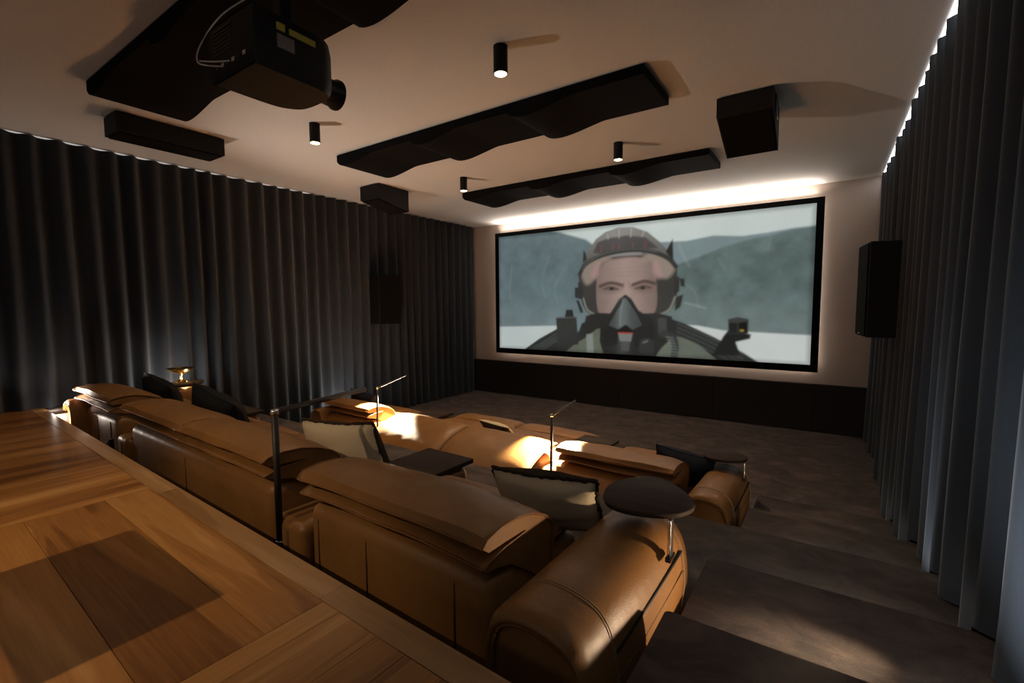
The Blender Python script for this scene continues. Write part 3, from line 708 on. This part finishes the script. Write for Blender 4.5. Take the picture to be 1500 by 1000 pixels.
def seat(t, x0, x1, o, y0=1.47, y1=1.83, n=1, seed=0, roll=False):
    dx, dy, dz = o
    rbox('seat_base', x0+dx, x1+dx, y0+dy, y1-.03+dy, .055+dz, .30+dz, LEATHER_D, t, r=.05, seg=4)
    rbox('plinth', x0+.06+dx, x1-.06+dx, y0+.05+dy, y1-.12+dy, dz+.001, .07+dz, BLACKP, t, r=0)
    wd = (x1-x0)/n
    for k in range(n):
        cx = x0+wd*(k+.5)+dx
        if roll:
            ym = y1-.30
            pad('seat_cushion', (cx, (y0+ym)/2+dy, .345+dz), (wd-.004, ym-y0), .065, .05, LEATHER, t, seed+k, 0, wr=.5)
            pad('seat_roll', (cx, (ym+y1)/2+dy+.01, .345+dz), (wd-.004, y1-ym), .055, .05, LEATHER, t, seed+k+5, -.05, wr=.5)
        else:
            pad('seat_cushion', (cx, (y0+y1)/2+dy, .345+dz), (wd-.004, y1-y0), .06, .05, LEATHER, t, seed+k, 0, wr=.5)
def arm(t, x0, x1, o, y0, y1, mirror=False):
    dx, dy, dz = o; cx = (x0+x1)/2; h = (x1-x0)/2; s = -1 if mirror else 1
    base = [(-.86, .05), (-.98, .16), (-1.0, .29), (-.93, .375), (-.74, .425), (-.30, .452), (.25, .447), (.66, .418), (.90, .345), (1.0, .23), (.95, .12), (.86, .05)]
    pr = bez([(p[0]*h*s, p[1], 0) for p in base], 5)
    def L(y, k, zz=0): return [(cx+dx+p.x*k, y+dy, (.05+(p.y-.05)*(k if k < 1 else 1))+dz-zz) for p in pr]
    b = loft('arm', [L(y0+.022, .80), L(y0+.022, .885), L(y0, .905), L(y0-.004, .945), L(y0+.018, .995), L(y0+.05, 1), L(y0+.3, 1.0), L(y1-.25, 1.0), L(y1-.10, .985), L(y1-.04, .95), L(y1-.01, .88), L(y1, .78)], LEATHER, t, 1.2)
    q = tube('piping', L(y0+.012, .885)[2:-3], .007, LEATHER_D, None, 6); keep2(q, b)
    # stitched seams across the arm and the dark pocket line along its outer face
    def cross(y, k=1.003): return [(cx+dx+p.x*k, y+dy, p.y*k+dz) for p in pr]
    n0, n1 = int(len(pr)*.36), int(len(pr)*.86)
    for yy in (y0+.16, y1-.12):
        for off in (0, .010):
            q = tube('stitching', cross(yy+off)[n0:n1], .0014, STITCH, None, 5); keep2(q, b)
    i = min(range(n0, n1), key=lambda k: abs(pr[k].y-.325)); j = min(range(n0, n1), key=lambda k: abs(pr[k].y-.255))
    for idx, rad, m_ in ((i, .006, BLACKP), (j, .0022, SEAM)):
        pts = [(cx+dx+pr[idx].x*1.001, y0+.17+(y1-y0-.30)*k/10+dy, pr[idx].y+dz+.02*(k/10)**2-.004) for k in range(11)]
        q = tube('pocket_slot' if m_ is BLACKP else 'seam', pts, rad, m_, None, 6); keep2(q, b)
    rbox('plinth', x0+.07+dx, x1-.07+dx, y0+.15+dy, y1-.15+dy, dz+.001, .07+dz, BLACKP, t, r=0)
    return b

def console(o, x0, x1, tx0, tx1, ty0, ty1, label, tlabel, h=.29, th=.375):
    dx, dy, dz = o
    t = empty('sofa_console', ((x0+x1)/2+dx, 1.5+dy, dz), label, 'console')
    p = rbox('base', x0+dx, x1+dx, 1.12+dy, 1.70+dy, .05+dz, h+dz, LEATHER, t, r=.045, seg=4)
    for off in (0, .014):
        xm = (x0+x1)/2+dx+off
        q = tube('seam', [(xm, 1.119+dy, .08+dz), (xm, 1.119+dy, h-.045+dz), (xm, 1.132+dy, h-.013+dz), (xm, 1.166+dy, h+.001+dz), (xm, 1.69+dy, h+.001+dz)], .0022, SEAM, None, 6); keep2(q, p)
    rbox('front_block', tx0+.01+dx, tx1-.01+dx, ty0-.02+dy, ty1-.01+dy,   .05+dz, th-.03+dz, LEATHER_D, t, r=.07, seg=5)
    rbox('plinth', tx0+.06+dx, tx1-.06+dx, 1.35+dy, ty1-.12+dy, dz+.001, .07+dz, BLACKP, t, r=0)
    tr = tag(rbox('tray_table', tx0+dx, tx1+dx, ty0-.03+dy, ty1+dy, th-.028+dz, th+dz, TABLEWOOD, None, r=.006, seg=2), tlabel, 'table')
    return t

BK = (0, 0, .51); FR = (-.06, 2.33, 0)
def turn_row(before, pivot, ang):
    """the rows stand parallel to the timber edge, two degrees off the screen wall"""
    P = Vector((pivot[0], pivot[1], 0)); R = Matrix.Rotation(ang, 3, 'Z')
    for ob in list(bpy.data.objects):
        if ob.name not in before and ob.parent is None:
            z = ob.location.z; ob.location = P + R @ (ob.location-P); ob.location.z = z; ob.rotation_euler.z += ang
# ---- back row
had = set(o_.name for o_ in bpy.data.objects)
t = empty('corner_sofa', (-.9, 1.7, .51), 'brown leather corner sofa in the near row with its rounded arm beside the stair', 'sofa')
backrest(t, -1.88, -.845, BK, (-1.80, -1.47, -1.0)); headpads(t, (-1.86, -.835), BK, 21); seat(t, -1.70, -.88, BK, seed=40); arm(t, -.775, -.437, BK, 1.02, 1.92)
t = empty('loveseat', (-3.2, 1.7, .51), 'brown leather two-seat sofa in the near row with pads folded flat', 'sofa')
backrest(t, -4.27, -2.19, BK, (-3.25,)); headpads(t, (-4.29, -3.215, -2.165), BK, 2); seat(t, -4.02, -2.18, BK, n=2, seed=50)
t = empty('corner_sofa', (-5.1, 1.7, .51), 'brown leather corner sofa in the near row against the left curtain', 'sofa')
backrest(t, -5.47, -4.58, BK, (-5.36, -5.12, -4.76)); headpads(t, (-5.60, -4.59), BK, 11); seat(t, -5.44, -4.58, BK, seed=60); arm(t, -5.78, -5.48, BK, 1.04, 2.18, True)
console(BK, -2.165, -1.90, -2.09, -1.72, 1.71, 2.08, 'low leather console with a wooden top between the two near right sofas', 'dark square wooden tray table between the near row seats, by the upright beige cushion')
console(BK, -4.56, -4.30, -4.44, -4.06, 1.68, 2.02, 'low leather console at the foot of the short black post, near row', 'dark wooden tray table beside the ribbed black cushion, near row')
turn_row(had, (-1.84, 1.10), -.0305)
# ---- front row
had = set(o_.name for o_ in bpy.data.objects)
t = empty('corner_sofa', (-1.0, 4.0, 0), 'brown leather corner sofa in the far row beside the lower steps', 'sofa')
backrest(t, -1.88, -.845, FR, (-1.80, -1.47, -1.0)); headpads(t, (-1.83, -.835), FR, 71); seat(t, -1.60, -.88, FR, y1=2.1, seed=80); arm(t, -.755, -.432, FR, 1.03, 1.93)
t = empty('loveseat', (-3.1, 4.0, 0), 'brown leather two-seat sofa in the far row with reclined back pads and wide seats', 'sofa')
o = FR; backrest(t, -4.06, -2.02, FR, (-3.05,))
for k, (a, b_) in enumerate(((-4.05, -2.99), (-2.99, -1.96))):
    pad('reclined_back_pad', ((a+b_)/2+o[0], 1.05+o[1], .475), (b_-a-.006, .60), .055, .02, LEATHER, t, 90+k, .17, bend=.05, wr=.4, flare=.0)
seat(t, -3.86, -1.97, FR, y0=1.38, y1=2.28, n=2, seed=95, roll=True)
t = empty('corner_sofa', (-5.1, 4.0, 0), 'brown leather corner sofa in the far row against the left curtain', 'sofa')
backrest(t, -5.32, -4.39, FR, (-5.20, -5.0, -4.55)); headpads(t, (-5.26, -4.395), FR, 111); seat(t, -5.20, -4.40, FR, y1=2.0, seed=120); arm(t, -5.56, -5.29, FR, 1.06, 2.0, True)
console(FR, -2.06, -1.89, -2.05, -1.67, 1.52, 2.08, 'low leather console under the lit reading lamp on the right, far row', 'wooden tray table beside the lit right-hand reading lamp, far row', .345, .412)
console(FR, -4.37, -4.08, -4.30, -3.93, 1.50, 2.08, 'low leather console under the lit reading lamp on the left, far row', 'wooden tray table beyond the lit left-hand reading lamp, far row', .345, .40)
turn_row(had, (-1.90, 3.43), -.0305)

# ------------------------------------------------------------------ reading lamps
def lamp(base, top, end, label, on, th=1.0):
    t = empty('reading_lamp', base, label, 'lamp')
    x, y, z = base
    rbox('base_socket', x-.014, x+.014, y-.014, y+.014, z, z+.17, BLACKM, t, r=.003, seg=1)
    pole = tube('pole', [(x, y, z+.17), (top[0], top[1], top[2])], .0115*th, BRONZE, t, 12)
    q = tube('collar', [(x, y, z+.165), (x, y, z+.178)], .0125*th, CHROME, None, 12); keep2(q, pole)
    arm_ = tube('arm', [top, end], .0105*th, BRONZE, t, 12)
    q = tube('joint', [(top[0], top[1], top[2]-.012), (top[0], top[1], top[2]+.012)], .0135*th, CHROME, None, 12); keep2(q, arm_)
    d = (Vector(end)-Vector(top)); 
    pts = [Vector(top)+d*.12-Vector((0, 0, .0085)), Vector(top)+d*.97-Vector((0, 0, .0085))]
    q = tube('diffuser', pts, .0035, LEDW if on else WHITEP, None, 8); keep2(q, arm_)
    return t
lamp((-2.09, 1.125, .51), (-2.085, 1.125, 1.30), (-2.20, 1.72, 1.30), 'tall dark reading lamp, unlit, standing behind the near row sofas', False, 1.35)
l2 = lamp((-4.30, 3.52, .0), (-4.295, 3.525, .833), (-4.76, 4.41, .833), 'lit reading lamp at the left console of the far row', True)
l3 = lamp((-1.945, 3.44, .0), (-1.94, 3.45, .83), (-2.04, 4.10, .83), 'lit reading lamp at the right console of the far row', True)
spot('lamp_glow', (-4.43, 3.80, .805), (-4.31, 3.62, .2), LAMP_W, 114, .12, (1, .84, .58), .02, l2)
spot('lamp_glow', (-1.99, 3.74, .80), (-1.975, 3.52, .2), LAMP_W*.85, 98, .4, (1, .84, .58), .02, l3)
ls = empty('lamp_post', (-4.43, 1.12, .51), 'short black lamp post stub between the near row sofas on the left', 'lamp')
rbox('post', -4.445, -4.415, 1.125, 1.155, .511, .80, BLACKM, ls, r=.004, seg=1)
tube('cable', bez([(-4.46, 1.14, .79), (-4.50, 1.13, .73), (-4.51, 1.14, .62), (-4.47, 1.14, .53)], 8, False), .004, BRONZE, ls, 6)

# ------------------------------------------------------------------ arm tables
def arm_table(c, z, zbot, px, py, label, rot=0):
    t = empty('arm_table', (c[0], c[1], zbot), label, 'table')
    pts = [(-.12, -.15), (-.17, -.04), (-.155, .08), (-.07, .19), (.04, .16), (.155, .02), (.14, -.09), (.06, -.15), (-.04, -.175)]
    R = Matrix.Rotation(rot, 2); P = [p*1.0 for p in bez([tuple(R @ Vector(p)) for p in pts], 6)]
    def L(k, zz): return [(c[0]+p.x*k, c[1]+p.y*k, zz) for p in P]
    loft('tabletop', [L(.95, z-.022), L(.985, z-.018), L(1, z-.008), L(.995, z-.002), L(.985, z)], TABLEWOOD, t, .9)
    rbox('stem', px-.006, px+.006, py-.018, py+.018, zbot, z-.02, CHROME, t, r=.003, seg=2)
    rbox('stem_foot', px-.010, px+.010, py-.03, py+.03, zbot-.012, zbot+.006, BLACKM, t, r=.003, seg=1)
    return t
arm_table((-.535, 1.72), 1.055, .90, -.428, 1.60, 'dark wooden arm table over the near sofa arm beside the stair', 0)
arm_table((-.655, 4.07), .545, .40, -.505, 3.98, 'dark wooden arm table over the far sofa arm beside the lower steps', 0)
arm_table((-5.36, 2.0), 1.02, .93, -5.50, 2.0, 'dark wooden arm table carrying the brass bowl by the left curtain', .2)
bowl = lathe('pedestal_bowl', [(.0, 0), (.055, 0), (.056, .006), (.03, .014), (.012, .03), (.010, .065), (.016, .078), (.05, .092), (.10, .115), (.128, .14), (.124, .141), (.095, .12), (.045, .1), (.0, .094)], (-5.46, 2.0, 1.021), BRASS, None, 36)
tag(bowl, 'shiny brass pedestal bowl on the arm table by the left curtain', 'bowl')

# ------------------------------------------------------------------ cushions
def cushion(name, c, wd, ht, th, rot, front, back, label, rib=False, trim=None, seed=0):
    t = empty(name, c, label, 'cushion'); R = Euler(rot).to_matrix(); nx, ny = 30, 20
    def P(u, v, s):
        t_ = ((1-u*u)*(1-v*v))**.42
        x = wd/2*u*(1-.07*(1-v*v)); z = ht/2*v*(1-.10*(1-u*u))
        nz = noise.noise(Vector((u*1.8+seed, v*1.8, s*3)))*.16+noise.noise(Vector((u*4+seed, v*4, s*7)))*.05
        y = s*th/2*t_*(1+nz)
        if rib: y += s*.004*math.sin(u*wd*PI/.022)*t_
        return R @ Vector((x, y, z)) + Vector(c)
    rows = []
    for s, m_, nm in ((-1, back, 'back_panel'), (1, front, 'front_panel')):
        nn = nx*4 if rib else nx
        vs = [P(2*i/nn-1, 2*j/ny-1, s) for j in range(ny+1) for i in range(nn+1)]
        fs = [(j*(nn+1)+i, j*(nn+1)+i+1, (j+1)*(nn+1)+i+1, (j+1)*(nn+1)+i) for j in range(ny) for i in range(nn)]
        if s > 0: fs = [f[::-1] for f in fs]
        mesh(nm, vs, fs, m_, t, True, False)
    ring = [P(2*i/nx-1, -1, 1) for i in range(nx)]+[P(1, 2*j/ny-1, 1) for j in range(ny)]+[P(1-2*i/nx, 1, 1) for i in range(nx)]+[P(-1, 1-2*j/ny, 1) for j in range(ny)]
    if trim:
        rr = random.Random(seed); ring2 = []
        for p in ring: ring2.append(p+Vector((rr.uniform(-1, 1), rr.uniform(-1, 1), rr.uniform(-1, 1)))*.004)
        tube('trim', ring2, .010, trim, t, 6, True)
    else: tube('piping', ring, .004, front, t, 6, True)
    return t
cushion('cushion', (-2.37, 1.70, .915), .74, .40, .22, (.28, -.11, -.04), BOUCLE, LINEN, 'beige linen cushion with dark boucle front, standing beside the unlit reading lamp', trim=BOUCLE, seed=1)
cushion('cushion', (-.965, 1.68, .955), .48, .27, .20, (.42, -.04, .10), BOUCLE, LINEN, 'beige linen cushion with dark trim against the near arm table', trim=BOUCLE, seed=5)
cushion('cushion', (-5.05, 1.70, .96), .58, .36, .22, (.30, .16, .0), RIB, RIB, 'ribbed black cushion beside the brass bowl', rib=True, seed=9)
cushion('cushion', (-3.80, 1.64, .945), .66, .42, .26, (.30, .16, 0), RIB, RIB, 'ribbed black cushion leaning on the near two-seat sofa', rib=True, seed=13)
cushion('cushion', (-.97, 3.98, .40), .48, .32, .25, (.30, .14, .1), NAVY, NAVY, 'plain navy cushion beside the far arm table', seed=17)
cushion('cushion', (-5.15, 4.02, .48), .50, .32, .20, (.30, .1, 0), NAVY, NAVY, 'dark cushion on the far left sofa by the curtain', seed=21)
cushion('cushion', (-2.86, 3.92, .47), .42, .20, .12, (.8, .05, -.1), LINEN, BOUCLE, 'small olive and cream cushion lying on the far two-seat sofa', seed=25)

# floor uplight at the far left end of the timber border
ul = empty('floor_uplight', (-5.66, 1.08, .80), 'small bright light on the timber riser behind the left arm of the near row', 'light')
rbox('bezel', -5.69, -5.63, 1.074, 1.092, .785, .808, CHROME, ul, r=.003, seg=1)
point('uplight_glow', (-5.66, 1.115, .80), 7, SOFT, .015, ul)
point('uplight_glow', (-5.90, 1.125, .868), .7, SOFT, .012, ul)
# unseen stool-shaped blocker, added left of the camera to shadow the timber
st = empty('bar_stool', (-2.06, -.05, .85), 'bar stool with a rectangular seat on the timber floor', 'stool')
rbox('seat', -2.32, -1.81, -.19, .09, 1.47, 1.50, BLACKP, st, r=.01)
rbox('pedestal', -2.11, -2.02, -.09, 0, .87, 1.47, BLACKM, st, r=.01)
rbox('foot', -2.24, -1.90, -.17, .07, .851, .87, BLACKM, st, r=.005)
